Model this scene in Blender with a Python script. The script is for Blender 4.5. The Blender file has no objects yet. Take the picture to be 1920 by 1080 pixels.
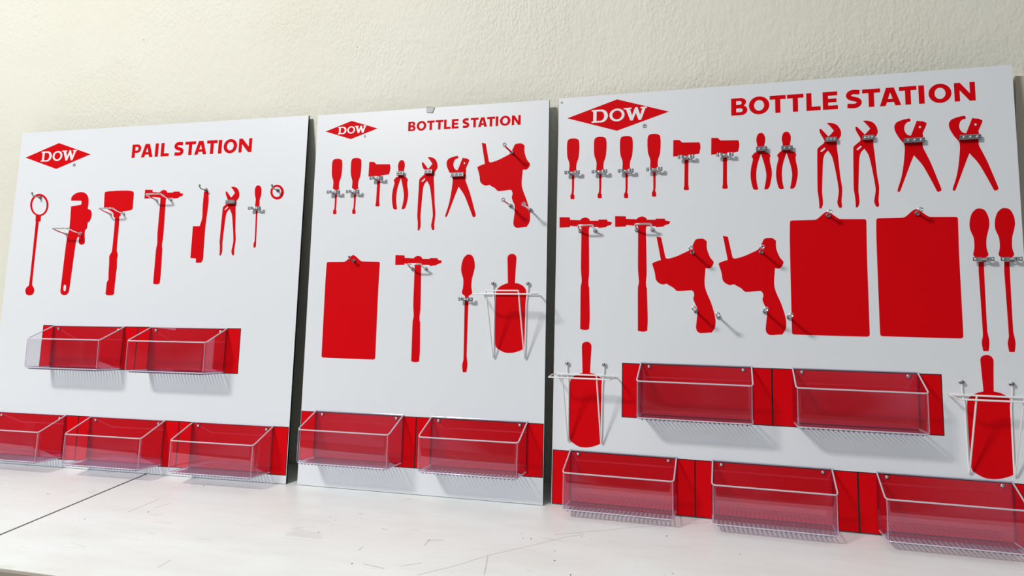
import bpy, bmesh, math, random
from mathutils import Vector, Matrix
from mathutils.geometry import tessellate_polygon

S = bpy.context.scene
COL = S.collection
R = math.radians

# ---------------------------------------------------------------- camera
cam_data = bpy.data.cameras.new('camera')
cam = bpy.data.objects.new('camera', cam_data)
COL.objects.link(cam)
S.camera = cam
cam_data.sensor_fit = 'HORIZONTAL'
cam_data.sensor_width = 36.0
cam_data.lens = 36.0 * 1292.46 / 1920
cam_data.shift_x = (960 - 985.52) / 1920
cam_data.shift_y = (468.72 - 540) / 1920
cam_data.clip_start = 0.05
YAW, PITCH, ROLL = -0.2518245, -0.0081268, -0.0135936
fw = Vector((math.sin(YAW) * math.cos(PITCH), math.cos(YAW) * math.cos(PITCH), math.sin(PITCH)))
rt = Vector((math.cos(YAW), -math.sin(YAW), 0))
up = rt.cross(fw)
r2 = rt * math.cos(ROLL) + up * math.sin(ROLL)
u2 = up * math.cos(ROLL) - rt * math.sin(ROLL)
m = Matrix((r2, u2, -fw)).transposed().to_4x4()
m.translation = (0.6182, -2.09877, 0.75821)
cam.matrix_world = m

# ---------------------------------------------------------------- light
world = bpy.data.worlds.new('room_light')
S.world = world
world.use_nodes = True
wn, wl = world.node_tree.nodes, world.node_tree.links
wn.clear()
wo = wn.new('ShaderNodeOutputWorld')
bg = wn.new('ShaderNodeBackground')
tc = wn.new('ShaderNodeTexCoord')
nz = wn.new('ShaderNodeTexNoise'); nz.inputs['Scale'].default_value = 2.6; nz.inputs['Detail'].default_value = 1.0
rp = wn.new('ShaderNodeValToRGB')
rp.color_ramp.elements[0].position = 0.40; rp.color_ramp.elements[0].color = (0.16, 0.17, 0.185, 1)
rp.color_ramp.elements[1].position = 0.60; rp.color_ramp.elements[1].color = (0.84, 0.88, 0.95, 1)
wl.new(tc.outputs['Generated'], nz.inputs['Vector'])
wl.new(nz.outputs['Fac'], rp.inputs['Fac'])
sxyz = wn.new('ShaderNodeSeparateXYZ'); wl.new(tc.outputs['Generated'], sxyz.inputs[0])
ov = wn.new('ShaderNodeMapRange'); ov.interpolation_type = 'SMOOTHSTEP'      # pale ceiling overhead, dimmer room at eye level
ov.inputs['From Min'].default_value = 0.30; ov.inputs['From Max'].default_value = 0.85
ov.inputs['To Min'].default_value = 0.0; ov.inputs['To Max'].default_value = 1.0
wl.new(sxyz.outputs['Z'], ov.inputs['Value'])
cm = wn.new('ShaderNodeMix'); cm.data_type = 'RGBA'
wl.new(ov.outputs['Result'], cm.inputs[0]); wl.new(rp.outputs['Color'], cm.inputs[6]); cm.inputs[7].default_value = (1.8, 1.86, 1.86, 1)
wl.new(cm.outputs[2], bg.inputs['Color'])
bg.inputs['Strength'].default_value = 0.30
wl.new(bg.outputs['Background'], wo.inputs['Surface'])

def area(name, loc, target, sx, sy, power, color):
    d = bpy.data.lights.new(name, 'AREA'); d.shape = 'RECTANGLE'
    d.size = sx; d.size_y = sy; d.energy = power; d.color = color
    o = bpy.data.objects.new(name, d); COL.objects.link(o)
    o.location = loc
    o.rotation_euler = (Vector(target) - Vector(loc)).to_track_quat('-Z', 'Y').to_euler()
    return o
area('ceiling_lamp', (-2.2, -3.7, 3.7), (-0.6, 0, 0.5), 0.8, 0.45, 172, (1.0, 0.985, 0.95))
area('side_fill', (-4.4, -2.6, 1.7), (-1.2, 0, 0.6), 2.0, 1.5, 12, (0.84, 0.94, 1.0))  # unseen soft bluish fill, added so brightness falls off to the right

S.view_settings.view_transform = 'Standard'
S.view_settings.look = 'None'
S.view_settings.gamma = 1.0
S.view_settings.use_curve_mapping = False
S.view_settings.exposure = 0.0
S.cycles.transparent_max_bounces = 32
S.cycles.max_bounces = 12

# ---------------------------------------------------------------- materials
def newmat(name):
    mt = bpy.data.materials.new(name); mt.use_nodes = True
    return mt, mt.node_tree.nodes, mt.node_tree.links
def plain(name, color, rough=0.5, metal=0.0, spec=0.5):
    mt, n, l = newmat(name)
    b = n['Principled BSDF']
    b.inputs['Base Color'].default_value = (*color, 1)
    b.inputs['Roughness'].default_value = rough
    b.inputs['Metallic'].default_value = metal
    b.inputs['Specular IOR Level'].default_value = spec
    return mt
def noise(n, l, scale, detail=2.0, vec=None, rough=0.5):
    t = n.new('ShaderNodeTexNoise'); t.inputs['Scale'].default_value = scale
    t.inputs['Detail'].default_value = detail; t.inputs['Roughness'].default_value = rough
    if vec: l.new(vec, t.inputs['Vector'])
    return t.outputs['Fac']
def math_(n, l, op, a, b=None, c=None):
    t = n.new('ShaderNodeMath'); t.operation = op
    for i, v in enumerate((a, b, c)):
        if v is None: continue
        if isinstance(v, (int, float)): t.inputs[i].default_value = v
        else: l.new(v, t.inputs[i])
    return t.outputs[0]
def ramp(n, l, fac, p0, c0, p1, c1):
    t = n.new('ShaderNodeValToRGB')
    t.color_ramp.elements[0].position = p0; t.color_ramp.elements[0].color = (*c0, 1)
    t.color_ramp.elements[1].position = p1; t.color_ramp.elements[1].color = (*c1, 1)
    l.new(fac, t.inputs['Fac'])
    return t.outputs['Color']
def mixc(n, l, fac, a, b):
    t = n.new('ShaderNodeMix'); t.data_type = 'RGBA'
    l.new(fac, t.inputs[0])
    for i, v in ((6, a), (7, b)):
        if isinstance(v, tuple): t.inputs[i].default_value = (*v, 1)
        else: l.new(v, t.inputs[i])
    return t.outputs[2]

def mat_wall():
    mt, n, l = newmat('painted_plaster'); b = n['Principled BSDF']
    g = n.new('ShaderNodeNewGeometry').outputs['Position']
    big = noise(n, l, 1.6, 3, g)
    col = ramp(n, l, big, 0.35, (0.83, 0.81, 0.695), 0.65, (0.87, 0.855, 0.75))
    sp = math_(n, l, 'MULTIPLY', noise(n, l, 130, 0, g), noise(n, l, 9, 1, g))
    spk = ramp(n, l, sp, 0.565, (0, 0, 0), 0.59, (1, 1, 1))
    col = mixc(n, l, spk, col, (0.35, 0.32, 0.28))
    l.new(col, b.inputs['Base Color'])
    b.inputs['Roughness'].default_value = 0.62
    # orange-peel roller texture, calmer where the filler was sanded smooth
    mp = n.new('ShaderNodeMapping'); mp.inputs['Scale'].default_value = (1.25, 1.0, 0.8); l.new(g, mp.inputs['Vector'])
    a = noise(n, l, 95, 2, mp.outputs['Vector'])
    c = noise(n, l, 30, 3, mp.outputs['Vector'])
    patch = ramp(n, l, noise(n, l, 2.3, 2, g), 0.40, (0.25, 0.25, 0.25), 0.60, (1, 1, 1))
    h = math_(n, l, 'ADD', math_(n, l, 'MULTIPLY', a, patch), math_(n, l, 'MULTIPLY', c, 0.8))
    # sheet joint
    sx = n.new('ShaderNodeSeparateXYZ'); l.new(g, sx.inputs[0])
    j = math_(n, l, 'LESS_THAN', math_(n, l, 'ABSOLUTE', math_(n, l, 'ADD', sx.outputs[0], 0.18)), 0.0016)
    h = math_(n, l, 'SUBTRACT', h, math_(n, l, 'MULTIPLY', j, 0.35))
    bp = n.new('ShaderNodeBump'); bp.inputs['Strength'].default_value = 0.5; bp.inputs['Distance'].default_value = 0.006
    l.new(h, bp.inputs['Height']); l.new(bp.outputs['Normal'], b.inputs['Normal'])
    return mt
def mat_bench():
    mt, n, l = newmat('worn_white_paint'); b = n['Principled BSDF']
    g = n.new('ShaderNodeNewGeometry').outputs['Position']
    mp = n.new('ShaderNodeMapping'); mp.inputs['Scale'].default_value = (0.7, 2.6, 1); l.new(g, mp.inputs['Vector'])
    big = noise(n, l, 4.0, 5, mp.outputs['Vector'], 0.6)
    col = ramp(n, l, big, 0.3, (0.84, 0.86, 0.83), 0.62, (0.91, 0.955, 0.945))
    sp = math_(n, l, 'MULTIPLY', noise(n, l, 110, 0, g), noise(n, l, 7, 1, g))
    spk = ramp(n, l, sp, 0.555, (0, 0, 0), 0.575, (1, 1, 1))
    col = mixc(n, l, spk, col, (0.10, 0.08, 0.07))
    # scuffs and scratches
    for k, (ang, sc, th) in enumerate(((0.5, 9.0, 0.003), (-0.25, 13.0, 0.003), (1.1, 6.0, 0.0022))):
        mp2 = n.new('ShaderNodeMapping'); mp2.inputs['Rotation'].default_value = (0, 0, ang)
        mp2.inputs['Scale'].default_value = (0.05, 1.0, 1.0); mp2.inputs['Location'].default_value = (k * 3.1, k * 1.7, 0)
        l.new(g, mp2.inputs['Vector'])
        f = noise(n, l, sc, 1.0, mp2.outputs['Vector'])
        line = math_(n, l, 'LESS_THAN', math_(n, l, 'ABSOLUTE', math_(n, l, 'SUBTRACT', f, 0.5)), th)
        gate = math_(n, l, 'GREATER_THAN', noise(n, l, 6.2 + 2 * k, 1.0, g), 0.60)
        fac = math_(n, l, 'MULTIPLY', math_(n, l, 'MULTIPLY', line, gate), 0.16)
        col = mixc(n, l, fac, col, (0.42, 0.38, 0.33))
    l.new(col, b.inputs['Base Color'])
    rgh = ramp(n, l, big, 0.3, (0.40, 0.40, 0.40), 0.7, (0.25, 0.25, 0.25))
    l.new(rgh, b.inputs['Roughness'])
    bp = n.new('ShaderNodeBump'); bp.inputs['Strength'].default_value = 0.15; bp.inputs['Distance'].default_value = 0.002
    l.new(noise(n, l, 28, 3, mp.outputs['Vector']), bp.inputs['Height']); l.new(bp.outputs['Normal'], b.inputs['Normal'])
    return mt
def mat_floor():
    mt, n, l = newmat('grey_concrete'); b = n['Principled BSDF']
    g = n.new('ShaderNodeNewGeometry').outputs['Position']
    l.new(ramp(n, l, noise(n, l, 5, 6, g), 0.3, (0.17, 0.15, 0.13), 0.7, (0.25, 0.225, 0.20)), b.inputs['Base Color'])
    b.inputs['Roughness'].default_value = 0.55
    return mt
def mat_clear(name, tint, extra=0.0, frost=0.0, rough=0.0):
    """thin clear plastic: Schlick reflection over straight transmission"""
    mt, n, l = newmat(name); n.remove(n['Principled BSDF'])
    out = n['Material Output']
    ge = n.new('ShaderNodeNewGeometry')
    dt = n.new('ShaderNodeVectorMath'); dt.operation = 'DOT_PRODUCT'
    l.new(ge.outputs['Incoming'], dt.inputs[0]); l.new(ge.outputs['Normal'], dt.inputs[1])
    k = math_(n, l, 'SUBTRACT', 1.0, math_(n, l, 'ABSOLUTE', dt.outputs['Value']))
    f = math_(n, l, 'ADD', math_(n, l, 'MULTIPLY', math_(n, l, 'POWER', k, 5.0), 0.92 - extra), 0.062 + extra)
    tr = n.new('ShaderNodeBsdfTransparent'); tr.inputs['Color'].default_value = (*tint, 1)
    gl = n.new('ShaderNodeBsdfGlossy'); gl.inputs['Roughness'].default_value = rough; gl.inputs['Color'].default_value = (0.86, 0.76, 1.0, 1)
    mx = n.new('ShaderNodeMixShader'); l.new(f, mx.inputs[0]); l.new(tr.outputs[0], mx.inputs[1]); l.new(gl.outputs[0], mx.inputs[2])
    last = mx
    if frost:
        df = n.new('ShaderNodeBsdfDiffuse'); df.inputs['Color'].default_value = (0.9, 0.92, 0.95, 1)
        m2 = n.new('ShaderNodeMixShader'); m2.inputs[0].default_value = frost
        l.new(mx.outputs[0], m2.inputs[1]); l.new(df.outputs[0], m2.inputs[2]); last = m2
    l.new(last.outputs[0], out.inputs['Surface'])
    return mt
M = {
    'wall': mat_wall(), 'bench': mat_bench(), 'floor': mat_floor(),
    'board': plain('gloss_white_board', (0.80, 0.825, 0.865), 0.42, spec=0.4),
    'black': plain('gap_shade_black', (0.005, 0.008, 0.008), 0.7, spec=0.1),  # shade between the leaning boards, put into their back and side colour
    'red': plain('red_vinyl', (0.70, 0.002, 0.006), 0.5, spec=0.04),
    'keyline': plain('black_print', (0.012, 0.004, 0.004), 0.4),
    'white_print': plain('white_print', (0.84, 0.86, 0.88), 0.35),
    'grey_print': plain('grey_print', (0.10, 0.08, 0.09), 0.4),
    'chrome': plain('chrome', (0.72, 0.73, 0.75), 0.16, 1.0),
    'steel': plain('dark_zinc_steel', (0.30, 0.31, 0.32), 0.30, 1.0),
    'wire': plain('white_zinc_wire', (0.88, 0.89, 0.90), 0.30, 0.0),
    'acrylic': mat_clear('clear_acrylic', (0.975, 0.982, 0.99)),
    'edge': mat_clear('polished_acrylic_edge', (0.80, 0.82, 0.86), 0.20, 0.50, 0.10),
    'rib': mat_clear('ribbed_acrylic', (0.50, 0.52, 0.55), 0.08, 0.10, 0.05),
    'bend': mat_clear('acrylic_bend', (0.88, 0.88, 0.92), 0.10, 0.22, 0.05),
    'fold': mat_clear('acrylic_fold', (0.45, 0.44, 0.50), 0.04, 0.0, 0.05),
    'scratch': plain('scratched_paint', (0.62, 0.60, 0.56), 0.6),
    'seam': plain('dark_seam', (0.03, 0.028, 0.025), 0.8),
    'raw': plain('raw_panel_edge', (0.36, 0.325, 0.28), 0.75, spec=0.2),
    'trim': plain('cream_trim_paint', (0.62, 0.57, 0.46), 0.5),
    'tape': plain('grey_tape', (0.50, 0.50, 0.51), 0.5),
}

# ---------------------------------------------------------------- mesh helpers
def mesh_obj(name, verts, faces, mats, parent=None, fmat=None, smooth=False, label=None):
    me = bpy.data.meshes.new(name)
    me.from_pydata([tuple(v) for v in verts], [], faces)
    for k in mats: me.materials.append(M[k])
    if fmat:
        for p, i in zip(me.polygons, fmat): p.material_index = i
    bm = bmesh.new(); bm.from_mesh(me)
    bmesh.ops.recalc_face_normals(bm, faces=bm.faces)
    bm.to_mesh(me); bm.free()
    if smooth:
        for p in me.polygons: p.use_smooth = True
        me.set_sharp_from_angle(angle=R(40))
    o = bpy.data.objects.new(name, me); COL.objects.link(o)
    if parent: o.parent = parent
    if label: o['label'] = label
    return o
class MB:
    """collects pieces of ONE part"""
    def __init__(s): s.v = []; s.f = []; s.m = []
    def add(s, verts, faces, mi=0):
        k = len(s.v); s.v += [Vector(q) for q in verts]; s.f += [tuple(i + k for i in f) for f in faces]; s.m += [mi] * len(faces)
    def box(s, x0, y0, z0, x1, y1, z1, mi=0):
        s.add([(x0, y0, z0), (x1, y0, z0), (x1, y1, z0), (x0, y1, z0), (x0, y0, z1), (x1, y0, z1), (x1, y1, z1), (x0, y1, z1)],
              [(3, 2, 1, 0), (4, 5, 6, 7), (0, 1, 5, 4), (1, 2, 6, 5), (2, 3, 7, 6), (3, 0, 4, 7)], mi)
    def tube(s, pts, r, n=10, mi=0, closed=False):
        pts = [Vector(p) for p in pts]; N = len(pts); rings = []
        prev = None
        for i, p in enumerate(pts):
            a = pts[i - 1] if (i or closed) else p
            b = pts[(i + 1) % N] if (i < N - 1 or closed) else p
            t = (b - a).normalized()
            ref = prev if prev is not None else (Vector((0, 0, 1)) if abs(t.z) < 0.9 else Vector((1, 0, 0)))
            x = (ref - t * ref.dot(t)).normalized(); y = t.cross(x); prev = x
            rr = r[i] if isinstance(r, (list, tuple)) else r
            rings.append([p + x * rr * math.cos(2 * math.pi * k / n) + y * rr * math.sin(2 * math.pi * k / n) for k in range(n)])
        V = [q for g in rings for q in g]; F = []
        for i in range(N if closed else N - 1):
            j = (i + 1) % N
            for k in range(n):
                F.append((i * n + k, i * n + (k + 1) % n, j * n + (k + 1) % n, j * n + k))
        if not closed:
            F.append(tuple(range(n - 1, -1, -1))); F.append(tuple((N - 1) * n + k for k in range(n)))
        s.add(V, F, mi)
    def ball(s, c, r, mi=0, n=10, sq=1.0):
        c = Vector(c); V = []; F = []; m_ = 6
        for i in range(m_ + 1):
            a = math.pi * i / m_
            for k in range(n):
                b = 2 * math.pi * k / n
                V.append(c + Vector((r * math.sin(a) * math.cos(b), r * math.sin(a) * math.sin(b), r * sq * math.cos(a))))
        for i in range(m_):
            for k in range(n):
                F.append((i * n + k, (i + 1) * n + k, (i + 1) * n + (k + 1) % n, i * n + (k + 1) % n))
        s.add(V, F, mi)
    def slab(s, loops, z0, z1, mi=0, axis='z'):
        """flat polygon with holes, given thickness"""
        loops = [[Vector((p[0], p[1], 0)) for p in lp] for lp in loops]
        tri = tessellate_polygon(loops); flat = [p for lp in loops for p in lp]; n = len(flat)
        V = [(p.x, p.y, z1) for p in flat] + [(p.x, p.y, z0) for p in flat]
        F = [tuple(t) for t in tri] + [tuple(q + n for q in reversed(t)) for t in tri]
        k = 0
        for lp in loops:
            c = len(lp)
            for i in range(c):
                a, b = k + i, k + (i + 1) % c
                F.append((a, b, b + n, a + n))
            k += c
        if axis == 'y': V = [(x, z, y) for x, y, z in V]
        s.add(V, F, mi)
    def scale(s, k):
        s.v = [q * k for q in s.v]; return s
    def obj(s, name, mats, parent=None, smooth=False, label=None):
        return mesh_obj(name, s.v, s.f, mats, parent, s.m, smooth, label)
def smooth_loop(pts, limit=48, sub=4):
    """round a traced outline through its gentle vertices, keep its sharp corners"""
    P = [Vector((p[0], p[1])) for p in pts]; n = len(P); out = []; tan = []; 
    for i in range(n):
        a, b, c = P[i - 1], P[i], P[(i + 1) % n]
        d0, d1 = (b - a), (c - b)
        ang = abs(math.degrees(d0.angle_signed(d1))) if d0.length > 1e-9 and d1.length > 1e-9 else 0
        tan.append(None if ang > limit else (d0.normalized() + d1.normalized()).normalized())
    for i in range(n):
        a, b = P[i], P[(i + 1) % n]; L = (b - a).length
        if L < 1e-6: continue
        l0 = min(L, (a - P[i - 1]).length); l1 = min(L, (P[(i + 2) % n] - b).length)
        ta = tan[i] * l0 if tan[i] else b - a; tb = tan[(i + 1) % n] * l1 if tan[(i + 1) % n] else b - a
        for k in range(sub):
            t = k / sub
            h00 = 2*t**3 - 3*t*t + 1; h10 = t**3 - 2*t*t + t; h01 = -2*t**3 + 3*t*t; h11 = t**3 - t*t
            out.append(a * h00 + ta * h10 + b * h01 + tb * h11)
    return [(p.x, p.y) for p in out]
def arc(cx, cy, rx, ry, a0, a1, n=14):
    return [(cx + rx * math.cos(R(a0 + (a1 - a0) * i / n)), cy + ry * math.sin(R(a0 + (a1 - a0) * i / n))) for i in range(n + 1)]
def ribbon(pts, t):
    P = [Vector((p[0], p[1])) for p in pts]; L = []; Rr = []
    for i, p in enumerate(P):
        a = P[max(i - 1, 0)]; b = P[min(i + 1, len(P) - 1)]
        d = (b - a).normalized(); nn = Vector((-d.y, d.x)) * t / 2
        L.append(p + nn); Rr.append(p - nn)
    return [(p.x, p.y) for p in L + Rr[::-1]]
def empty(name, parent=None, loc=(0, 0, 0), label=None, cat=None, group=None):
    o = bpy.data.objects.new(name, None); o.empty_display_size = 0.05; COL.objects.link(o)
    o.location = loc
    if parent: o.parent = parent
    return tag(o, label, cat, group)
def tag(o, label=None, cat=None, group=None, kind=None):
    if label: o['label'] = label
    if cat: o['category'] = cat
    if group: o['group'] = group
    if kind: o['kind'] = kind
    return o
def copy_tree(o, parent=None):
    c = o.copy(); COL.objects.link(c)
    if parent: c.parent = parent
    for ch in list(o.children): copy_tree(ch, c)
    return c

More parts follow.
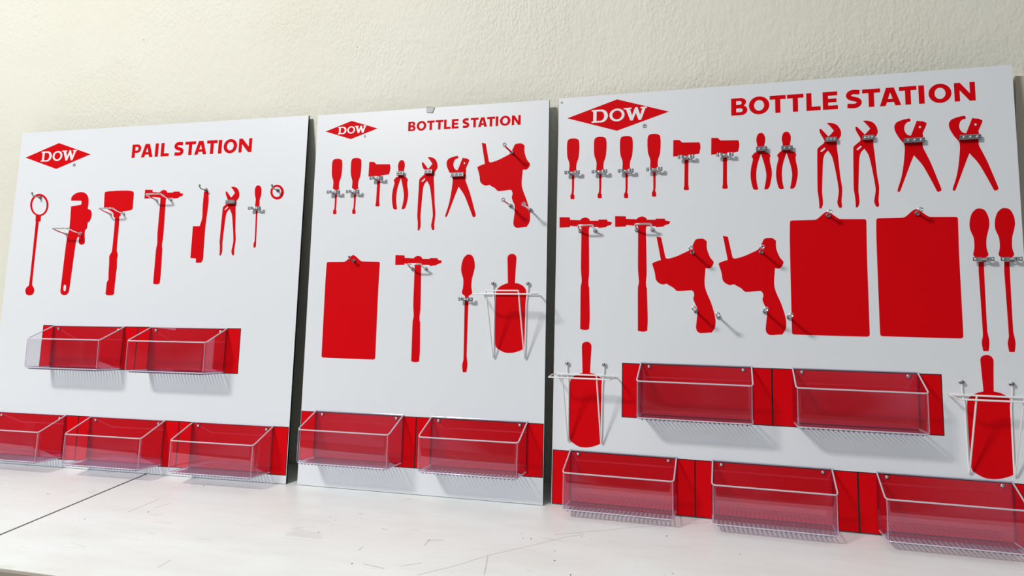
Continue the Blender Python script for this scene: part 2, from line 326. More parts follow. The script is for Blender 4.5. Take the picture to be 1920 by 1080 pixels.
# tool outlines (mm from the top reference point) and where each stands: kind, board, u, v, scale
TEMPLATES = {
    'wrench': [[(-35.2, -30.9), (-34.4, -17.8), (-21.2, -5.9), (0, 0), (22.3, -3.1), (37.4, -15.8), (43.8, -36.4), (43.3, -63.9), (56.9, -69.1), (63.5, -83.4), (62.1, -99.5), (55.1, -112.7), (49.5, -114.2), (48.4, -136.7), (43.2, -141.4), (40.8, -153.4), (46, -187.6), (41.1, -194.3), (30.8, -196.6), (21.6, -192.4), (18.8, -185.2), (17.3, -165.1), (11.5, -169), (6.2, -185), (-0.9, -356.1), (-3, -369.9), (-11.5, -379), (-21.8, -380.7), (-32.8, -377.5), (-39.4, -368.1), (-39.8, -354.2), (-36.5, -184.4), (-29.6, -132), (-32.4, -52.6), (10.8, -47.7), (13.5, -41.6), (10.3, -32.2)], [(-23.5, -341.5), (-17.6, -346.3), (-16.5, -362.1), (-20.7, -367.2), (-25.9, -364.1), (-28.2, -354.2), (-27.4, -345.1)]],
    'mallet': [[(-59.1, -2.2), (-9.5, 0.3), (44.8, -1.4), (60.6, -5.1), (63.5, -14), (64.8, -67.9), (57.5, -73.7), (27.5, -76.9), (13.9, -80.6), (16.2, -92.6), (10.1, -96.5), (12.3, -124.4), (13.4, -219.3), (19.8, -235.1), (18.4, -250.8), (21, -282.1), (20.1, -297.7), (19.9, -328.8), (19.4, -340.5), (19.7, -375.4), (13.3, -380), (-9.9, -380.1), (-16.5, -375.5), (-15.4, -332.7), (-10.3, -324.9), (-12.6, -297.6), (-13.9, -266.2), (-15.7, -238.7), (-7.2, -223), (-6.5, -139.9), (-7.4, -100.1), (-14.5, -95.1), (-18, -81.8), (-46.8, -66.3), (-60.8, -59.9), (-63.4, -6.1)]],
    'probe': [[(24.8, -83), (19.2, -85.8), (19.8, -105.1), (12, -106.6), (13.5, -341.9), (23.1, -353.9), (26.6, -364.7), (22.7, -375.9), (8.6, -381.5), (-6.7, -378), (-13.9, -366), (-11.6, -353.9), (-0.2, -343.1), (-2, -106.3), (-3.3, -104.6), (-4.9, -85.2), (-5.3, -81.8), (-10.5, -79.3), (-15.4, -76.1), (-20, -72.4), (-24.2, -68.2), (-27.8, -63.6), (-31, -58.6), (-33.5, -53.3), (-35.4, -47.9), (-36.6, -42.4), (-37, -36.9), (-36.8, -31.5), (-35.9, -26.3), (-34.3, -21.4), (-32, -16.8), (-29.2, -12.6), (-25.7, -9), (-21.7, -5.9), (-17.2, -3.4), (-12.4, -1.6), (-7.3, -0.4), (-2, 0), (3.5, -0.2), (9, -1.2), (14.4, -2.9), (19.7, -5.2), (24.7, -8.1), (29.5, -11.6), (33.8, -15.6), (37.7, -20), (41, -24.8), (43.8, -30), (46, -35.3), (47.5, -40.7), (48.3, -46.2), (48.4, -51.6), (47.8, -56.8), (46.5, -61.9), (44.6, -66.6), (42, -70.9), (38.9, -74.8), (35.2, -78.2), (31, -81), (26.4, -83.1)], [(39.1, -44.6), (38, -39), (36, -33.6), (33.4, -28.3), (30, -23.5), (26, -19.1), (21.6, -15.4), (16.7, -12.3), (11.6, -10), (6.4, -8.5), (1.1, -7.9), (-4.1, -8.2), (-9, -9.4), (-13.5, -11.4), (-17.6, -14.2), (-21.1, -17.8), (-23.9, -21.9), (-26, -26.7), (-27.3, -31.8), (-27.8, -37.3), (-27.4, -42.9), (-26.2, -48.5), (-24.2, -54), (-21.5, -59.2), (-18.1, -64.1), (-14.1, -68.4), (-9.6, -72.1), (-4.8, -75.2), (0.3, -77.4), (5.6, -78.8), (10.8, -79.4), (16, -79.1), (20.8, -77.9), (25.4, -75.9), (29.4, -73.1), (32.8, -69.5), (35.6, -65.4), (37.7, -60.7), (39, -55.6), (39.5, -50.2)]],
    'brush': [[(-7.8, -30.1), (-7.3, -16.5), (-4, -4.9), (0, 0), (5.7, -4.1), (9.5, -17), (13.6, -38.5), (13.9, -65.6), (9.6, -138.7), (10.2, -230.3), (10.1, -253), (3.8, -265.1), (-17.1, -265), (-18.5, -249.8), (-40.6, -248.1), (-41.2, -135.8), (-13.8, -136.3), (-6.4, -107.6), (-8.1, -65)]],
    'slimdriver': [[(-6.2, -1.7), (0, 0), (7.8, -2.2), (13.6, -11.9), (14.6, -34.8), (10.2, -49.9), (10.8, -72.6), (4.2, -75.5), (7.6, -193), (8, -208), (6.5, -216.2), (-0.6, -216.1), (-1.6, -204.1), (1.8, -192.9), (-2.5, -75.3), (-6.1, -72.2), (-5.4, -49.4), (-10.3, -30.2), (-11, -11.1)]],
    'ring': [[(27.8, -26.6), (27.1, -22.6), (25.9, -18.6), (24.1, -14.9), (21.7, -11.3), (18.9, -8.2), (15.6, -5.4), (12, -3.2), (8.1, -1.5), (4.1, -0.5), (0, 0), (-4, -0.2), (-7.9, -1), (-11.6, -2.4), (-14.9, -4.4), (-17.8, -7), (-20.2, -10), (-22.1, -13.4), (-23.4, -17.1), (-24.1, -21), (-24.1, -25), (-23.4, -29.1), (-22.2, -33.1), (-20.3, -36.8), (-18, -40.4), (-15.1, -43.5), (-11.8, -46.2), (-8.1, -48.4), (-4.3, -50.1), (-0.3, -51.2), (3.8, -51.6), (7.8, -51.4), (11.7, -50.6), (15.3, -49.1), (18.6, -47.1), (21.5, -44.6), (23.9, -41.6), (25.8, -38.2), (27.1, -34.5), (27.7, -30.7)], [(17.3, -25.6), (16.9, -22.8), (16.1, -20), (14.9, -17.4), (13.3, -15), (11.5, -12.8), (9.4, -10.9), (7, -9.4), (4.5, -8.2), (1.9, -7.5), (-0.7, -7.2), (-3.3, -7.3), (-5.8, -7.9), (-8.2, -8.9), (-10.3, -10.3), (-12.2, -12), (-13.7, -14.1), (-14.9, -16.5), (-15.7, -19), (-16.2, -21.7), (-16.1, -24.5), (-15.7, -27.3), (-14.9, -30.1), (-13.7, -32.7), (-12.2, -35.1), (-10.3, -37.3), (-8.2, -39.2), (-5.8, -40.7), (-3.3, -41.8), (-0.7, -42.6), (1.9, -42.8), (4.5, -42.7), (7, -42.1), (9.4, -41.1), (11.5, -39.7), (13.3, -38), (14.9, -35.9), (16.1, -33.6), (16.9, -31), (17.3, -28.3)]],
    'stubby': [[(-15.7, -3.2), (-6.4, 0.4), (8.6, -0.5), (17.2, -5.1), (19.3, -18.3), (19.3, -40.8), (17, -63), (11.7, -79.5), (10.9, -98.1), (13.2, -103.7), (4.7, -107.8), (4.8, -158.9), (4, -173.6), (6.3, -179.2), (6.4, -190.2), (-5, -189.9), (-6, -178.8), (-2.4, -171.5), (-1.5, -158.6), (-2.3, -107.5), (-11.4, -101.9), (-11, -78.4), (-17.4, -57.6), (-19.3, -33.1), (-18.9, -12.5)]],
    'hatchet': [[(0, 0), (18, -1), (25.7, -9), (75.2, -11.2), (77.7, -23.9), (75.6, -37.1), (73.8, -45), (43.4, -48.5), (42.5, -135.1), (44.7, -149.7), (41.7, -152.2), (32.1, -151.9), (29.1, -149.1), (31.1, -137.3), (32.4, -52.3), (31.4, -49), (-0.8, -49.8)]],
    'pliers': [[(0, 0), (6.5, -2.5), (11.1, -11.9), (11.6, -22.3), (9, -36.5), (8.9, -43), (10.4, -57.3), (18.7, -59.1), (25.2, -67.1), (23.2, -73.5), (23.5, -86.4), (26.9, -104.6), (27.8, -122.6), (24.4, -143), (20.6, -158.2), (14.5, -164.4), (6.9, -164.1), (7.5, -160.3), (11.4, -139.9), (12.9, -122), (9.7, -98.7), (-0.5, -59.9), (-9.3, -87.4), (-13.2, -108), (-14, -128.6), (-12.6, -146.7), (-9.3, -163.5), (-16.5, -165), (-22.4, -162.2), (-27, -146.1), (-29.5, -122.8), (-27.5, -99.6), (-22.4, -76.4), (-25.8, -67.2), (-17.3, -57.2), (-10, -55), (-10.2, -35.4), (-12.4, -21), (-10.5, -9.3), (-6.3, -2.2)]],
    'slip': [[(-5.1, -0.7), (5.1, -0.7), (19.3, -6.3), (28.5, -19.5), (31, -34.6), (27.2, -44.4), (20.4, -52.3), (19.1, -68.8), (21.3, -95.4), (25.5, -154.8), (29.1, -184.4), (28.7, -200.7), (26.6, -223.3), (27.6, -238), (24.6, -242.1), (20.2, -241), (16.1, -227.9), (18, -213.3), (20.6, -193.9), (15.4, -147.8), (6.4, -98), (-3.6, -79.2), (-12.2, -88.7), (-16.8, -103.4), (-22.1, -195.6), (-20.6, -217), (-21, -231.7), (-25.1, -242), (-30.1, -241.2), (-29.9, -233), (-30.9, -213.4), (-33.4, -191.9), (-31.1, -74.4), (-27.3, -69), (-13.5, -57), (-12.4, -50.4), (-16.1, -41.9), (-23.3, -26.4), (-24.5, -16.9), (-20, -16.5), (-11.2, -27.1), (-1.6, -39.4), (4.2, -34), (12.8, -23.6), (4.2, -11.3)], [(-24, -79.8), (-12.9, -69.7), (-9.7, -73.9), (-20.5, -83.3)]],
    'cutter': [[(-36, -14), (-31.5, -8.4), (-17.1, -2.8), (-1.4, 0.1), (2.1, -3.4), (1.1, -8.2), (-7.5, -10.9), (-13.5, -20.3), (-14, -33.3), (-7.4, -45), (1, -48.1), (11.9, -20.3), (16.6, -7.6), (27.7, -9.9), (29.2, -9.1), (39.6, -14.9), (39.4, -19.4), (29.2, -44), (30.4, -48.9), (28.3, -79.3), (35.3, -98.9), (45.3, -124.9), (67.5, -197.9), (65.5, -202.2), (58.5, -204.5), (56.5, -201.3), (46, -175.6), (25.7, -130.3), (5.9, -102.2), (-3.4, -125.8), (-30, -197.6), (-32.9, -201.3), (-37.1, -200.5), (-36, -193.2), (-25.8, -160), (-18.6, -118.6), (-15.5, -73.7), (-27.5, -53.6), (-36.7, -33.5), (-38.3, -20.3)], [(26.3, -25.7), (26.1, -24.5), (25.6, -23.4), (24.7, -22.6), (23.6, -22.3), (22.5, -22.5), (21.6, -23.1), (21, -24.1), (20.7, -25.4), (20.9, -26.6), (21.4, -27.7), (22.3, -28.4), (23.4, -28.8), (24.4, -28.6), (25.4, -27.9), (26, -26.9)]],
    'hammer': [[(0, 0), (32.1, -1.5), (32.6, -9.2), (64.4, -11.1), (68.9, -6.2), (79.5, -2.7), (90.2, -6), (94.9, -13.3), (119.4, -13.8), (121.2, -10.5), (146.6, -11.1), (147.4, -16.3), (161.6, -19.6), (158.7, -27.1), (146.8, -30.5), (142, -34.2), (121.5, -36), (119.6, -33), (93.2, -32.5), (91.4, -40), (93.1, -108.2), (94, -175.2), (92.1, -197.4), (93, -212.1), (94.9, -214.3), (97.7, -307.4), (96.2, -338.4), (84.4, -341.2), (69.4, -339), (69, -214.1), (71.8, -197.4), (69, -160.3), (68.8, -96.7), (68.7, -39.5), (67.8, -31.2), (32.9, -27.4), (32.6, -32), (0.6, -32.5)]],
    'tapegun': [[(0, 0), (13.3, -3.2), (25.6, -62.8), (31.8, -65.8), (52.7, -60.5), (76.9, -49.8), (95.9, -39.1), (110, -12), (115.1, -9.2), (132.1, -8.7), (142.1, -16.1), (142.4, -37.8), (151.3, -63), (160.5, -75.6), (158.3, -84.6), (150.8, -93.5), (138, -93.5), (135.8, -145.3), (152.3, -191.2), (161.6, -222.8), (164.5, -243.8), (162.5, -261.3), (154, -275.5), (122.4, -278), (114.1, -272.9), (110.9, -262.4), (114.9, -223.5), (113.6, -205.9), (108.7, -195.3), (103.9, -181.1), (106.4, -170.4), (104.2, -161.5), (99.2, -156.9), (58.3, -159.3), (48.1, -150), (34.4, -142.1), (29.2, -138.5), (17.1, -140.4), (5, -135), (-1.9, -125.9), (-4.5, -107.6), (-12.7, -80.2), (-6.7, -75.8), (12.6, -69.3)]],
    'clipboard': [[(-1.1, -4.3), (0.3, -0), (4.1, 1.7), (64.1, 2.1), (72.4, 6.6), (87.5, 20.6), (95.7, 24.6), (105.3, 19), (119.6, 7.3), (127.5, 2.8), (186.9, 1.1), (191, -0.5), (192.4, -4.4), (190.9, -92.5), (190.9, -305.8), (189.7, -311.9), (184.4, -314.7), (4.4, -313.3), (-0.5, -312.3), (-2, -307.9), (-2.5, -54.8)]],
    'driver': [[(-7.5, -0.9), (0.6, -0), (10.2, -4.1), (17.5, -19.3), (19.7, -40), (16.6, -56.8), (11.5, -77.2), (10.2, -103.3), (13.5, -120), (10.7, -125.6), (2.5, -130), (1.8, -162.5), (1.4, -316.1), (4.8, -343.1), (2.1, -366.6), (-10, -366.9), (-12.1, -345.4), (-8.7, -327.2), (-10.4, -162.5), (-9.6, -132.9), (-18.3, -125.3), (-20.6, -119.7), (-17.2, -103), (-17.6, -76.8), (-24.7, -54.1), (-24.3, -31.5), (-17.8, -10.9)]],
    'scoop': [[(-13.4, -11.5), (-9.9, -3.7), (0, 0), (9.6, -2.2), (15.1, -10.7), (13.8, -45.3), (11.9, -90.1), (26.7, -93.6), (39.4, -100.6), (46.9, -110.6), (48.8, -122.7), (50, -170.2), (49.4, -237.5), (48.1, -281.1), (43, -291.5), (18.9, -301.5), (-0.3, -304.4), (-19.6, -302.4), (-42.8, -288.8), (-46.6, -277.2), (-48.1, -209.3), (-48.4, -127), (-46.1, -113.1), (-38.4, -103.8), (-24.6, -95.7), (-10.4, -91), (-12.2, -46.2)]]}
INST = [
    ('probe', 0, 112.4, 981.1, 1),
    ('wrench', 0, 296.6, 981.7, 1),
    ('mallet', 0, 471.6, 981.8, 1),
    ('brush', 0, 835.8, 980.5, 1),
    ('slimdriver', 0, 1042.2, 982.2, 1),
    ('ring', 0, 1115.9, 982, 1),
    ('hammer', 0, 582, 981.6, 1),
    ('slip', 0, 940.4, 981.7, 1),
    ('stubby', 1, 82.6, 1060.1, 0.987),
    ('stubby', 1, 152.7, 1059.6, 0.987),
    ('hatchet', 1, 200.4, 1044.6, 0.987),
    ('pliers', 1, 316.2, 1045.6, 0.987),
    ('slip', 1, 411.2, 1051.5, 0.987),
    ('cutter', 1, 509.8, 1050.8, 0.977),
    ('tapegun', 1, 588.8, 1089.3, 0.987),
    ('clipboard', 1, 64.6, 712.1, 0.987),
    ('hammer', 1, 308.2, 734.3, 0.987),
    ('driver', 1, 557.7, 733.9, 0.987),
    ('scoop', 1, 695.5, 734.5, 0.987),
    ('stubby', 2, 47.9, 1090.8, 1),
    ('stubby', 2, 132.1, 1091.1, 1),
    ('stubby', 2, 211.7, 1089, 1),
    ('stubby', 2, 294.1, 1090.7, 1),
    ('hatchet', 2, 350.7, 1068.8, 1),
    ('hatchet', 2, 459.1, 1069, 1),
    ('pliers', 2, 595.7, 1075.7, 1),
    ('pliers', 2, 664.1, 1075.2, 1),
    ('slip', 2, 775.3, 1094.1, 1),
    ('slip', 2, 867.1, 1094.5, 1),
    ('cutter', 2, 977.7, 1093.1, 1),
    ('cutter', 2, 1108.4, 1091.7, 1),
    ('hammer', 2, 9.1, 846.2, 1),
    ('hammer', 2, 179.5, 845.1, 1),
    ('tapegun', 2, 302, 781.6, 1),
    ('tapegun', 2, 488.8, 780.6, 1),
    ('clipboard', 2, 669.6, 818.8, 1),
    ('clipboard', 2, 887.5, 819.6, 1),
    ('driver', 2, 1131.1, 841.4, 1),
    ('driver', 2, 1188.1, 840.9, 1),
    ('scoop', 2, 97.8, 470.5, 1),
    ('scoop', 2, 1127.2, 464.6, 1)]

# ---------------------------------------------------------------- setting
WALL_Y = 0.031
b = MB(); b.box(-6, WALL_Y, -0.9, 4.6, WALL_Y + 0.12, 3.3)
tag(b.obj('wall_back', ['wall']), kind='structure')
b = MB(); b.box(-6, -7, -1.0, 4.6, WALL_Y + 0.12, -0.9)
tag(b.obj('floor', ['floor']), kind='structure')
b = MB(); b.box(1.432, WALL_Y - 0.016, 0.0, 1.60, WALL_Y, 1.19)
tag(b.obj('trim_1', ['trim']), kind='structure')

# ---------------------------------------------------------------- workbench
SEAM = -1.2125; FRONT = -0.822
bench = empty('workbench', None, (0, -0.4, -0.9), 'long white painted workbench with scuffed top along the cream wall', 'workbench')
def bench_box(name, x0, y0, z0, x1, y1, z1, mats):
    q = MB(); q.box(x0, y0 + 0.4, z0 + 0.9, x1, y1 + 0.4, z1 + 0.9)
    return q.obj(name, mats, bench)
bench_box('worktop_panel', -3.2, FRONT, -0.022, SEAM - 0.0045, WALL_Y - 0.002, 0, ['bench'])
bench_box('worktop_panel', SEAM + 0.0045, FRONT, -0.022, 2.6, WALL_Y - 0.002, 0, ['bench'])
bench_box('subtop', -3.19, FRONT + 0.01, -0.06, 2.59, WALL_Y - 0.01, -0.0225, ['seam'])
bench_box('seam_strip', SEAM - 0.0043, FRONT + 0.004, -0.022, SEAM + 0.0043, WALL_Y - 0.004, -0.0025, ['seam'])
bench_box('front_edging', -3.2, FRONT - 0.012, -0.06, 2.6, FRONT - 0.0002, -0.001, ['raw'])
bench_box('apron', -3.15, FRONT + 0.03, -0.16, 2.55, FRONT + 0.05, -0.0605, ['raw'])
for x in (-3.0, -1.2, 0.7, 2.4):
    bench_box('leg', x - 0.045, FRONT + 0.06, -0.9, x + 0.045, FRONT + 0.15, -0.0605, ['raw'])
    bench_box('leg', x - 0.045, -0.10, -0.9, x + 0.045, -0.01, -0.0605, ['raw'])

# scratches and specks worn into the paint of the right-hand panel
MARKS = {
    'long': [(-0.0281, -0.6313), (0.0389, -0.5729), (0.1037, -0.4982), (0.1958, -0.4194), (0.2653, -0.3552), (0.3095, -0.3286)],
    's1': [(0.1232, -0.5969), (0.1021, -0.5015)],
    's2': [(-0.0733, -0.4829), (-0.0721, -0.4472)],
    's3': [(-0.0790, -0.4520), (-0.0359, -0.4424)],
    's4': [(-0.2232, -0.5447), (-0.2216, -0.5225)],
    's5': [(-0.3342, -0.3363), (-0.3231, -0.3259)],
    's6': [(-0.2271, -0.4099), (-0.2070, -0.4161)],
    's7': [(-0.2534, -0.1976), (-0.2329, -0.1931)],
    's8': [(-1.0004, -0.4632), (-0.9895, -0.3539)],
    's9': [(-0.9490, -0.4188), (-0.9276, -0.3800)],
    's10': [(-0.6486, -0.7342), (-0.6479, -0.6942)],
    's11': [(-0.1781, -0.6081), (-0.1171, -0.6193)],
    's12': [(-0.0834, -0.5979), (-0.0417, -0.5744)],
    'long2': [(0.2356, -0.3484), (0.4472, -0.2493), (0.6267, -0.1807)],
    'dots': [(-0.2032, -0.6138), (0.1814, -0.3839), (0.2551, -0.4401), (0.2659, -0.4907), (-0.9363, -0.2288), (-1.0805, -0.5324), (-0.9420, -0.4503), (0.5192, -0.2919), (-0.3808, -0.4688), (0.3165, -0.5529)],
}
q = MB()
for k, pts in MARKS.items():
    if k == 'dots':
        for i, (x, y) in enumerate(pts): q.slab([arc(x, y + 0.4, 0.0019 - 0.0004 * (i % 3), 0.0026, 0, 360, 10)[:-1]], 0.90002, 0.9003, 1)
    else:
        q.slab([ribbon([(x, y + 0.4) for x, y in pts], 0.0022 if len(pts) > 2 else 0.0028)], 0.90002, 0.9002, 0)
q.obj('paint_scratches', ['scratch', 'seam'], bench, label='grey scratches and dark specks in the white paint')

# ---------------------------------------------------------------- lettering (unit = cap height)
def glyph(ch, w):
    t = 0.27
    if ch == 'I': return [[[(0, 0), (w, 0), (w, 1), (0, 1)]]]
    if ch == 'L': return [[[(0, 0), (w, 0), (w, .22), (t, .22), (t, 1), (0, 1)]]]
    if ch == 'T': return [[[(w/2 - t/2, 0), (w/2 + t/2, 0), (w/2 + t/2, .78), (w, .78), (w, 1), (0, 1), (0, .78), (w/2 - t/2, .78)]]]
    if ch == 'E': return [[[(0, 0), (w, 0), (w, .22), (t, .22), (t, .40), (w*.92, .40), (w*.92, .61), (t, .61), (t, .78), (w*.98, .78), (w*.98, 1), (0, 1)]]]
    if ch == 'N': return [[[(0, 0), (.245, 0), (.245, .60), (w - .27, 0), (w, 0), (w, 1), (w - .245, 1), (w - .245, .40), (.27, 1), (0, 1)]]]
    if ch == 'A':
        c = w / 2
        return [[[(0, 0), (.28, 0), (.35, .20), (w - .35, .20), (w - .28, 0), (w, 0), (c + .19, 1), (c - .19, 1)], [(c - .115, .38), (c, .74), (c + .115, .38)]]]
    if ch == 'O':
        return [[arc(w/2, .5, w/2, .52, 0, 360, 40)[:-1], arc(w/2, .5, w/2 - .275, .31, 0, 360, 32)[:-1]]]
    if ch == 'P':
        o = [(0, 0), (t, 0), (t, .36)] + arc(w - .33, .68, .33, .32, -90, 90) + [(0, 1)]
        return [[o, [(t, .54)] + arc(w - .36, .68, .13, .14, -90, 90, 8) + [(t, .82)]]]
    if ch == 'B':
        o = [(0, 0)] + arc(w - .32, .29, .32, .29, -90, 70) + arc(w - .36, .76, .30, .24, -60, 90) + [(0, 1)]
        return [[o, [(t, .17)] + arc(w - .38, .285, .13, .115, -90, 90, 8) + [(t, .40)], [(t, .61)] + arc(w - .42, .72, .12, .11, -90, 90, 8) + [(t, .83)]]]
    if ch == 'S':
        sp = [(.05, .135)] + arc(w - .40, .30, .285, .19, -95, 70, 10) + arc(.40, .71, .285, .19, 240, 95, 10) + [(w - .09, .865)]
        return [[ribbon(sp, .25)]]
def word(name, board, z, letters, base, cap, mat, label=None):
    q = MB()
    for ch, x0, x1 in letters:
        for loops in glyph(ch, (x1 - x0) / cap):
            q.slab([[(x0 + p[0] * cap, base + p[1] * cap) for p in lp] for lp in loops], z, z + 0.3)
    return q.scale(0.001).obj(name, [mat], board, label=label)
def logo(board, cx, cy, half, hh, z=0.15):
    k = half / 155.0
    q = MB(); q.slab([[(cx - half, cy), (cx, cy - hh), (cx + half, cy), (cx, cy + hh)]], z, z + 0.3)
    dm = q.scale(0.001).obj('diamond_emblem', ['red'], board, label='red diamond emblem with white letters')
    q = MB()
    def put(loops): q.slab([[(cx + p[0] * k, cy + p[1] * k) for p in lp] for lp in loops], z + 0.3, z + 0.6)
    put([[(-78, -20), (-48, -20)] + arc(-49, 0, 21, 20.5, -90, 90, 16) + [(-78, 20.5), (-78, 16), (-73, 16), (-73, -15.5), (-78, -15.5)],
         [(-63, -15), (-52, -15)] + arc(-51, 0, 12, 15, -90, 90, 12) + [(-63, 15)]])
    put([arc(0, 0, 23, 20, 0, 360, 36)[:-1], arc(0, 0, 14.5, 14, 0, 360, 28)[:-1]])
    put([[(20, 20), (44, 20), (44, 16), (39.5, 16), (45.5, -5), (55, 20), (62, 20), (70, -4), (76.5, 16), (71, 16), (71, 20), (90, 20), (90, 16),
          (86, 16), (73, -20), (65.5, -20), (57, 3), (48, -20), (40.5, -20), (27, 16), (20, 16)]])
    q.scale(0.001).obj('emblem_lettering', ['white_print'], dm, label='white letters reading DOW')
    q = MB(); rx, ry = cx + 84 * k, cy - 40 * k; r = 6.4 * k
    q.slab([arc(rx, ry, r, r, 0, 360, 24)[:-1], arc(rx, ry, r * .76, r * .76, 0, 360, 24)[:-1]], z, z + 0.3)
    s_ = 6.4 * k
    q.slab([[(rx - .45*s_, ry - .5*s_), (rx - .22*s_, ry - .5*s_), (rx - .22*s_, ry - .05*s_), (rx, ry - .05*s_), (rx + .22*s_, ry - .5*s_), (rx + .48*s_, ry - .5*s_),
             (rx + .2*s_, ry + .02*s_), (rx + .4*s_, ry + .3*s_), (rx + .2*s_, ry + .55*s_), (rx - .45*s_, ry + .55*s_)]], z, z + 0.3)
    q.scale(0.001).obj('registered_mark', ['grey_print'], board, label='small dark circled R mark')

# ---------------------------------------------------------------- boards
THICK = 0.008
def make_board(name, xl, w, h, dl, dr, label):
    e = Vector((math.sqrt(w*w - (dl - dr)**2), dl - dr, 0)) / w
    dm = (dl + dr) / 2; s = dm / h
    n_in = Vector((-e.y, e.x, 0))
    upv = n_in * s + Vector((0, 0, math.sqrt(1 - s*s)))
    out = e.cross(upv)
    mw = Matrix((e, upv, out)).transposed().to_4x4()
    mw.translation = Vector((xl, -dl, 0.0)) + Vector((0, 0, THICK * abs(s) + 0.0005))
    root = empty(name, label=label, cat='tool board'); root.matrix_world = mw
    # face plate, back and sides coloured black to deepen gap shade: local x right, y up, z out of the face
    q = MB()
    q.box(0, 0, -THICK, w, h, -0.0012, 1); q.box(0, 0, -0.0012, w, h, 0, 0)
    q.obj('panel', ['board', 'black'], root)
    return root
SCL = 1.0
B = [make_board('tool_board', -1.9029, 1.2194, 1.2219, 0.1847, 0.1612, 'large white tool board headed PAIL STATION, leaning on the cream wall'),
     make_board('tool_board', -0.6451, 0.8056, 1.2153, 0.1573, 0.1597, 'narrower white BOTTLE STATION tool board leaning between the two wide boards'),
     make_board('tool_board', 0.1815, 1.2233, 1.2224, 0.1425, 0.185, 'wide white BOTTLE STATION tool board, nearest the right picture edge')]
for o in B: o['group'] = 'tool boards leaning on the wall'

word('title_lettering', B[0], 0.15, [('P',510.2,548.6),('A',550.6,600.1),('I',609.5,623),('L',634.1,668.6),('S',690.3,729.3),('T',734.9,779),('A',775,824.7),('T',824.7,867.4),('I',872,886),('O',893.3,947.5),('N',954.6,1006.2)], 1102.3, 49.6, 'red', 'red lettering reading PAIL STATION')
word('title_lettering', B[1], 0.15, [('B',334.4,360.4),('O',364.1,397.7),('T',400.6,426.2),('T',429.6,456.7),('L',459.1,481.7),('E',485.7,508.9),('S',522.3,545.1),('T',549.7,576.1),('A',574.9,604.5),('T',604.5,630.8),('I',633.1,641.4),('O',647,681.6),('N',686.1,714.8)], 1141.0, 31.2, 'red', 'red lettering reading BOTTLE STATION')
word('title_lettering', B[2], 0.15, [('B',515.6,560.2),('O',564.6,620.2),('T',621.5,664.3),('T',668,711.7),('L',718.8,755.8),('E',761.7,800.3),('S',822.1,860.8),('T',862.8,907.9),('A',905.9,958.7),('T',954.6,997),('I',1001.7,1015.5),('O',1025.7,1080),('N',1086.8,1135.7)], 1132.0, 51.0, 'red', 'red lettering reading BOTTLE STATION')
logo(B[0], 177.5, 1124.3, 149.5, 50.0)
logo(B[1], 128.2, 1157.0, 96.0, 31.3)
logo(B[2], 182.8, 1156.8, 155.0, 49.2)

# red strips behind the bins
def strip(board, u0, v0, u1, v1, divs, kl=2.2):
    q = MB(); q.box(u0, v0, 0.12, u1, v1, 0.32, 1)
    xs = [u0] + list(divs) + [u1]
    for a, c in zip(xs[:-1], xs[1:]):
        q.box(a + kl, v0 + kl, 0.30, c - kl, v1 - kl, 0.55, 0)
    q.scale(0.001).obj('bin_strip', ['red', 'keyline'], board, label='red printed strip with black outline behind the bins')
strip(B[0], 197, 341, 1016, 492, [605.5]); strip(B[0], 1, 25.5, 1218, 178, [394, 805.5])
strip(B[1], 1, 76.5, 804.5, 231, [401.5])
strip(B[2], 203.5, 258, 1025, 412.5, [614]); strip(B[2], 1.5, 0.5, 1221.5, 154, [408.5, 820.5])

# tool silhouettes (outlines in millimetres from their top corner)
SIL_NAMES = {'wrench': ('pipe_wrench_silhouette', 'red pipe wrench silhouette'), 'mallet': ('mallet_silhouette', 'red mallet silhouette'),
    'probe': ('ring_probe_silhouette', 'red ring-ended rod silhouette'), 'brush': ('brush_silhouette', 'red hand brush silhouette'),
    'slimdriver': ('screwdriver_silhouette', 'red slim screwdriver silhouette'), 'ring': ('ring_silhouette', 'small red ring silhouette'),
    'stubby': ('screwdriver_silhouette', 'red short screwdriver silhouette'), 'hatchet': ('hatchet_silhouette', 'red hatchet silhouette'),
    'pliers': ('pliers_silhouette', 'red pliers silhouette'), 'slip': ('slip_joint_pliers_silhouette', 'red slip-joint pliers silhouette'),
    'cutter': ('pipe_cutter_silhouette', 'red pipe cutter silhouette'), 'hammer': ('hammer_silhouette', 'red hammer silhouette'),
    'tapegun': ('tape_gun_silhouette', 'red tape gun silhouette'), 'clipboard': ('clipboard_silhouette', 'red clipboard silhouette'),
    'driver': ('screwdriver_silhouette', 'red long screwdriver silhouette'), 'scoop': ('scoop_silhouette', 'red scoop silhouette')}
SHARP = {'hammer': 30, 'hatchet': 35, 'brush': 40}
meshes = {}
for t, bi, u, v, sc in INST:
    key = t
    if key not in meshes:
        q = MB(); q.slab([smooth_loop(lp, SHARP.get(t, 52)) for lp in TEMPLATES[t]], 0.15, 0.5)
        o = q.scale(0.001).obj(SIL_NAMES[t][0], ['red']); meshes[key] = o.data
    else:
        o = bpy.data.objects.new(SIL_NAMES[t][0], meshes[key]); COL.objects.link(o)
    o.parent = B[bi]; o.location = (u / 1000, v / 1000, 0); o.scale = (sc, sc, 1)
    o['label'] = SIL_NAMES[t][1]

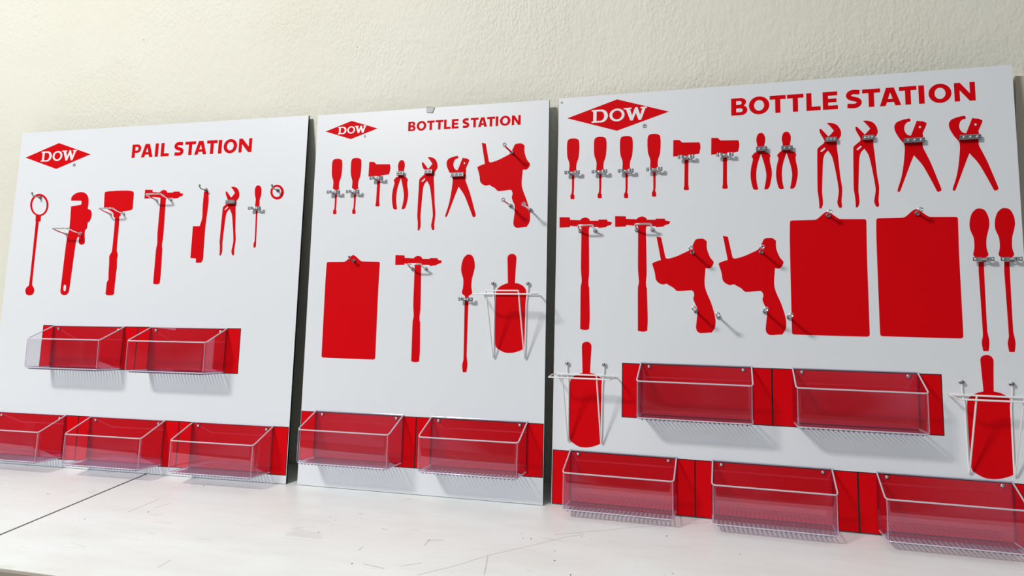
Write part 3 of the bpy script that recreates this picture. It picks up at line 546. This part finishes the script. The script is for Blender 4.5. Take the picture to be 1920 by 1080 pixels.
# ---------------------------------------------------------------- chrome hardware (millimetres; x right, y up, z out)
def hex_nut(q, x, y, z0, z1, r, mi=0):
    q.slab([[(x + r * math.cos(R(60*k)), y + r * math.sin(R(60*k))) for k in range(6)]], z0, z1, mi)
def disc(q, x, y, z0, z1, r, mi=0, n=16):
    q.slab([arc(x, y, r, r, 0, 360, n)[:-1]], z0, z1, mi)
def build_clip():
    q = MB()
    def prof(pts, t, y0, y1):
        loop = ribbon(pts, t); k = len(q.v)
        q.slab([loop], y0, y1, 0, 'y')
    # base strip with two sprung arms that pinch the shaft and roll outward
    q.box(-11, -5, 0.2, 11, 5, 2.0)
    for s in (-1, 1):
        prof([(s*10, 1), (s*12, 5), (s*10, 11), (s*5.5, 15), (s*6.5, 19), (s*10, 21), (s*15, 20.5), (s*18, 18)], 1.7, -4.5, 4.5)
        q.tube([(s*19.5, -5, 17), (s*19.5, 5, 17)], 4.4, 14, 1)
        q.ball((s*19.5, 0, 20.5), 3.2)
    disc(q, 0, 0, 2, 3.6, 3.6)
    q.tube([(-8, 0, 15.5), (-4, 0, 18.5), (4, 0, 18.5), (8, 0, 15.5)], 2.2, 10, 0)
    return q.scale(0.001).obj('tool_clip', ['chrome', 'steel'], None, True, 'small chrome spring clip')
def build_bracket(w, k):
    q = MB()
    q.box(-w/2, -6.5, 7, w/2, 6.5, 12, 1)
    q.box(-w/2 + 2, 4.0, 12, w/2 - 2, 6.0, 13.2, 0); q.box(-w/2 + 2, -6.0, 12, w/2 - 2, -4.8, 13.2, 0)
    for s in (-1, 1): q.box(s*(w/2 - 4) - 3, -5, 0.3, s*(w/2 - 4) + 3, 5, 7.0, 1)
    for i in range(k):
        x = (i - (k - 1) / 2) * (w - 4) / k
        q.ball((x, 0, 12), 3.6, 0); q.tube([(x - 5, -2.5, 12.8), (x, 3.2, 13.6), (x + 5, -2.0, 12.8)], 1.1, 8, 0)
    return q.scale(0.001).obj('tool_bracket', ['chrome', 'steel'], None, True, 'dark steel bracket with bright rivets')
def build_peg(L=80):
    q = MB()
    hex_nut(q, 0, 0, 0.3, 6, 6.5); disc(q, 0, 0, 6, 9, 4.6)
    q.tube([(0, 0, 6), (0, 0, L)], 3.0, 12)
    q.tube([(4.6*math.cos(R(20*k)), 4.6*math.sin(R(20*k)) + 3.5, L + 2) for k in range(18)], 2.0, 8, 0, True)
    q.ball((0, 0, L), 3.6)
    return q.scale(0.001).obj('peg', ['chrome'], None, True, 'chrome peg with looped end')
def build_hook():
    q = MB()
    disc(q, 0, 0, 0.3, 4, 6.0); hex_nut(q, 0, 0, 4, 7.5, 4.5)
    q.tube([(0, 0, 5), (0, 0, 24), (0, 1, 30), (0, 4, 34), (0, 9, 36)], 2.2, 10)
    q.ball((0, 10, 36), 3.8)
    return q.scale(0.001).obj('hook', ['steel'], None, True, 'small metal hook with upturned end')
def build_loop(w, dep):
    q = MB(); h = w / 2
    for s in (-1, 1):
        disc(q, s*h, 0, 0.3, 3, 6.0); hex_nut(q, s*h, 0, 3, 8, 4.8); q.ball((s*h, 0, 9), 4.2)
    path = [(-h, 0, 5), (-h, 4, dep*.55), (-h, 9, dep - 8)] + [(-h + 8*(1 - math.cos(R(a))), 10, dep - 8 + 8*math.sin(R(a))) for a in (30, 60, 90)]
    path += [(-x, y, z) for x, y, z in path[::-1]]
    q.tube(path, 2.8, 10)
    return q.scale(0.001).obj('loop_hook', ['chrome'], None, True, 'chrome wire loop hook')
PROTO = {}
def put(kind, bi, u, v, *args):
    key = (kind,) + args
    if key not in PROTO:
        o = {'clip': build_clip, 'bracket': build_bracket, 'peg': build_peg, 'hook': build_hook, 'loop': build_loop}[kind](*args)
        PROTO[key] = o
    else:
        o = PROTO[key].copy(); COL.objects.link(o)
    o.parent = B[bi]; o.location = (u / 1000, v / 1000, 0.0005)
    return o
put('hook', 0, 121, 966); put('loop', 0, 290, 826, 66, 62); put('loop', 0, 472, 896, 57, 55); put('loop', 0, 665, 942, 60, 55)
put('hook', 0, 838, 971); put('bracket', 0, 943, 925, 32, 3); put('clip', 0, 1046, 899); put('hook', 0, 1121, 962)
for u, v in ((84, 944), (154.5, 943), (237, 985), (556, 594)): put('clip', 1, u, v)
put('bracket', 1, 316, 999, 24, 2); put('bracket', 1, 414, 1001, 28, 2); put('bracket', 1, 512, 987, 44, 3)
put('loop', 1, 392, 690, 46, 45); put('hook', 1, 164, 716)
for u, v in ((689, 1052), (689, 884), (752, 869)): put('peg', 1, u, v)
for u, v in ((50, 980), (134, 979), (213, 978), (297, 979), (388, 1012), (497, 1013), (1128, 707), (1190, 707)): put('clip', 2, u, v)
for u, v in ((597, 1026), (664.5, 1025)): put('bracket', 2, u, v, 30, 2)
for u, v in ((779, 1043), (873, 1043)): put('bracket', 2, u, v, 30, 3)
for u, v in ((984, 1029), (1115, 1030)): put('bracket', 2, u, v, 50, 3)
put('loop', 2, 97, 802, 46, 45); put('loop', 2, 267, 802, 46, 45)
for u, v in ((404, 733), (412, 566), (474, 551), (591, 733), (598, 567), (660, 552)): put('peg', 2, u, v)
for u, v in ((766, 832), (984, 832)): put('peg', 2, u, v, 40)
q = MB(); disc(q, 0, 0, 0.2, 1.4, 3.4); q.ball((0, 0, 1.4), 2.6, 0, 10, 0.5)
s3 = q.scale(0.001).obj('corner_screw', ['chrome'], B[2], True); s3.location = (0.009, 1.209, 0)

# ---------------------------------------------------------------- clear bins
BW, BD, BH, BF = 304.0, 105.0, 148.0, 101.0
def u_path(inset, r=13.0, n=6):
    h = BW / 2 - inset; d = BD - inset; r = max(r - inset, 2)
    return [(-h, 0.0)] + [(-h + r - r*math.cos(R(90*i/n)), d - r + r*math.sin(R(90*i/n))) for i in range(n + 1)] + \
           [(h - r + r*math.sin(R(90*i/n)), d - r + r*math.cos(R(90*i/n))) for i in range(n + 1)] + [(h, 0.0)]
def top_v(d): return BH - (BH - BF) * min(1.0, d / (BD - 4))
def make_bin():
    root = empty('display_bin')
    wall = 2.6
    q = MB()
    levels = [(6.0, 0.0), (1.6, 2.0), (0.0, 7.0), (0.0, None)]
    rings = []
    for off in (0.0, wall):
        rr = []
        for ins, vv in levels:
            rr.append([(x, top_v(z) if vv is None else vv, z) for x, z in u_path(ins + off)])
        rings.append(rr)
    n = len(rings[0][0])
    V = [p for side in rings for r_ in side for p in r_]
    idx = lambda s, k, i: (s * len(levels) + k) * n + i
    F = []
    for s in (0, 1):
        for k in range(len(levels) - 1):
            for i in range(n - 1):
                F.append((idx(s, k, i), idx(s, k, i + 1), idx(s, k + 1, i + 1), idx(s, k + 1, i)))
    for i in range(n - 1):
        F.append((idx(0, 3, i), idx(0, 3, i + 1), idx(1, 3, i + 1), idx(1, 3, i)))
        F.append((idx(0, 0, i), idx(0, 0, i + 1), idx(1, 0, i + 1), idx(1, 0, i)))
    for e in (0, n - 1):
        for k in range(3): F.append((idx(0, k, e), idx(0, k + 1, e), idx(1, k + 1, e), idx(1, k, e)))
    q.add(V, F)
    q.scale(0.001).obj('bin_front', ['acrylic'], root, True)
    q = MB(); q.box(-BW/2, 0.0, 0.8, BW/2, BH, 3.2)
    q.scale(0.001).obj('back_panel', ['acrylic'], root)
    # floor plate, ribs moulded along its underside from back to front
    q = MB(); q.box(-BW/2 + 6, -1.2, 3.2, BW/2 - 6, 1.4, BD - 7)
    fl = q.scale(0.001).obj('bin_floor', ['acrylic'], root)
    q = MB(); N = 24
    for i in range(N):
        x = -BW/2 + 16 + (BW - 32) * i / (N - 1)
        q.tube([(x, -1.6, 5), (x, -1.6, BD - 9)], 1.9, 8)
    q.scale(0.001).obj('floor_ribs', ['rib'], fl, True, 'fine clear ribs under the bin floor')
    # thick rolled rim and polished outer edges
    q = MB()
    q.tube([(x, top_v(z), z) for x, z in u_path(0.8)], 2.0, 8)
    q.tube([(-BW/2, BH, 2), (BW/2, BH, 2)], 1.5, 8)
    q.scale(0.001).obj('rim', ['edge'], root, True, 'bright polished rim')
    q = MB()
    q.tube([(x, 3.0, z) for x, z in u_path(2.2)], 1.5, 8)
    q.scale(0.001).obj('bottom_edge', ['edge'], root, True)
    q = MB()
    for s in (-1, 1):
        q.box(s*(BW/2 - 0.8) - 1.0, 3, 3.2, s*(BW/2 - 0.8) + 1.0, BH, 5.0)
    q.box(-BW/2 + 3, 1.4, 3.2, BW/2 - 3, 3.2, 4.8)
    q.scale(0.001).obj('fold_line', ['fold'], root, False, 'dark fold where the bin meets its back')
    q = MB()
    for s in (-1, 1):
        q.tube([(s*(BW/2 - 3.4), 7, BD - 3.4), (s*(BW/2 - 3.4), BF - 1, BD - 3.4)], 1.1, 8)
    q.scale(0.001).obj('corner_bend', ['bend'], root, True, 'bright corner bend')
    for x in (-128.5, 128.5):
        q = MB(); disc(q, 0, 0, 3.2, 4.6, 4.6); q.ball((0, 0, 4.6), 4.0, 0, 12, 0.6)
        o = q.scale(0.001).obj('screw', ['chrome'], root, True, 'chrome mounting screw'); o.location = (x / 1000, (BH - 11) / 1000, 0)
    return root
proto_bin = make_bin(); first = True
BINS = [(0, 188, 178, 'clear acrylic bin cut off by the left picture edge, PAIL STATION board'),
        (0, 598, 178, 'clear acrylic bin, middle of three in the bottom row of the PAIL STATION board'),
        (0, 1011, 178, 'clear acrylic bin nearest the right edge in the bottom row of the PAIL STATION board'),
        (0, 399, 491, 'clear acrylic bin jutting past the left end of the upper red strip, PAIL STATION board'),
        (0, 812, 491, 'clear acrylic bin at the right end of the upper red strip, PAIL STATION board'),
        (1, 207, 235, 'clear acrylic bin below the clipboard shape on the narrow BOTTLE STATION board'),
        (1, 604, 235, 'clear acrylic bin below the wire scoop holder on the narrow BOTTLE STATION board'),
        (2, 410, 416, 'clear acrylic bin below two tape gun shapes, upper strip of the wide board'),
        (2, 818, 416, 'clear acrylic bin under the two clipboard shapes, upper strip of the wide board'),
        (2, 207, 158, 'clear acrylic bin at the left end of the wide board, below a scoop holder'),
        (2, 607, 158, 'clear acrylic bin, middle of three in the bottom row of the wide board'),
        (2, 1016, 158, 'clear acrylic bin cut off by the lower right picture corner, under a scoop holder')]
OFF = Matrix.Translation((0, 0, 0.0006))
for bi, uc, vt, lab in BINS:
    o = proto_bin if first else copy_tree(proto_bin); first = False
    o.matrix_world = B[bi].matrix_world @ Matrix.Translation((uc / 1000, (vt - BH) / 1000, 0.0006))
    tag(o, lab, 'bin', 'clear acrylic bins on the tool boards')

# ---------------------------------------------------------------- wire scoop holders
def make_holder():
    root = empty('scoop_holder')
    # origin midway between the two eyelets on the board face
    BOT = -224.0; TOP = -27.0; DEP = 94.0; H = 55.0
    for s in (-1, 1):
        q = MB()
        eye = [(s*H + 4.2*math.sin(R(a)), 4.2 - 4.2*math.cos(R(a)) - 4, 5) for a in range(0, 300, 30)]
        q.tube([eye[-1]] + eye[::-1][1:] + [(s*H, -20, 4), (s*50.5, TOP - 30, 3.5), (s*49.5, BOT + 40, 3.5), (s*49, BOT + 6, 4), (s*49, BOT, 7), (s*49, BOT + 5, 10),
                (s*49.2, TOP - 60, DEP - 27), (s*49.5, TOP, DEP)], 2.2, 10)
        q.scale(0.001).obj('side_wire', ['wire'], root, True)
        q = MB(); disc(q, 0, 0, 0.3, 3, 5.5); disc(q, 0, 0, 3, 9, 3.0); q.ball((0, 0, 9.5), 5.2, 0, 12, 0.6)
        o = q.scale(0.001).obj('screw', ['steel'], root, True, 'dark mounting screw'); o.location = (s * H / 1000, 0, 0)
    q = MB(); q.tube([(-49.5, TOP, DEP), (49.5, TOP, DEP)], 2.2, 10)
    q.scale(0.001).obj('top_bar', ['wire'], root, True)
    q = MB()
    q.tube([(-88, TOP - 4, 8), (-84, TOP - 5, 8), (84, TOP - 5, 8), (88, TOP - 4, 8), (92, TOP - 7, DEP*.5), (88, TOP - 10, DEP + 2), (-88, TOP - 10, DEP + 2), (-92, TOP - 6, DEP*.5)], 2.2, 10, 0, True)
    q.scale(0.001).obj('ring_frame', ['wire'], root, True)
    return root
proto_h = make_holder(); first = True
for bi, u, v, lab in ((1, 695, 643, 'white wire scoop holder on the narrow BOTTLE STATION board beside the long screwdriver shape'),
                      (2, 97, 406, 'white wire scoop holder at the left edge of the wide BOTTLE STATION board'),
                      (2, 1123, 395, 'white wire scoop holder at the far right below two long screwdriver shapes')):
    o = proto_h if first else copy_tree(proto_h); first = False
    o.matrix_world = B[bi].matrix_world @ Matrix.Translation((u / 1000, v / 1000, 0.0006))
    tag(o, lab, 'scoop holder', 'wire scoop holders on the tool boards')

# ---------------------------------------------------------------- scrap of tape on the narrow board's top edge
q = MB()
q.slab([[(-12, -9), (9, -10), (14, 8), (-14, 10)]], 1.0, 3.0)
q.box(-13, 7.5, -14, 13, 9.5, 3.0)
tape = q.scale(0.001).obj('tape_scrap', ['tape'])
tape.matrix_world = B[1].matrix_world @ Matrix.Translation((0.410, 1.2153 - 0.007, 0)) @ Matrix.Rotation(R(-6), 4, 'Z')
tag(tape, 'small crumpled grey tape scrap on the top edge of the narrow board', 'tape')
bpy.context.view_layer.update()
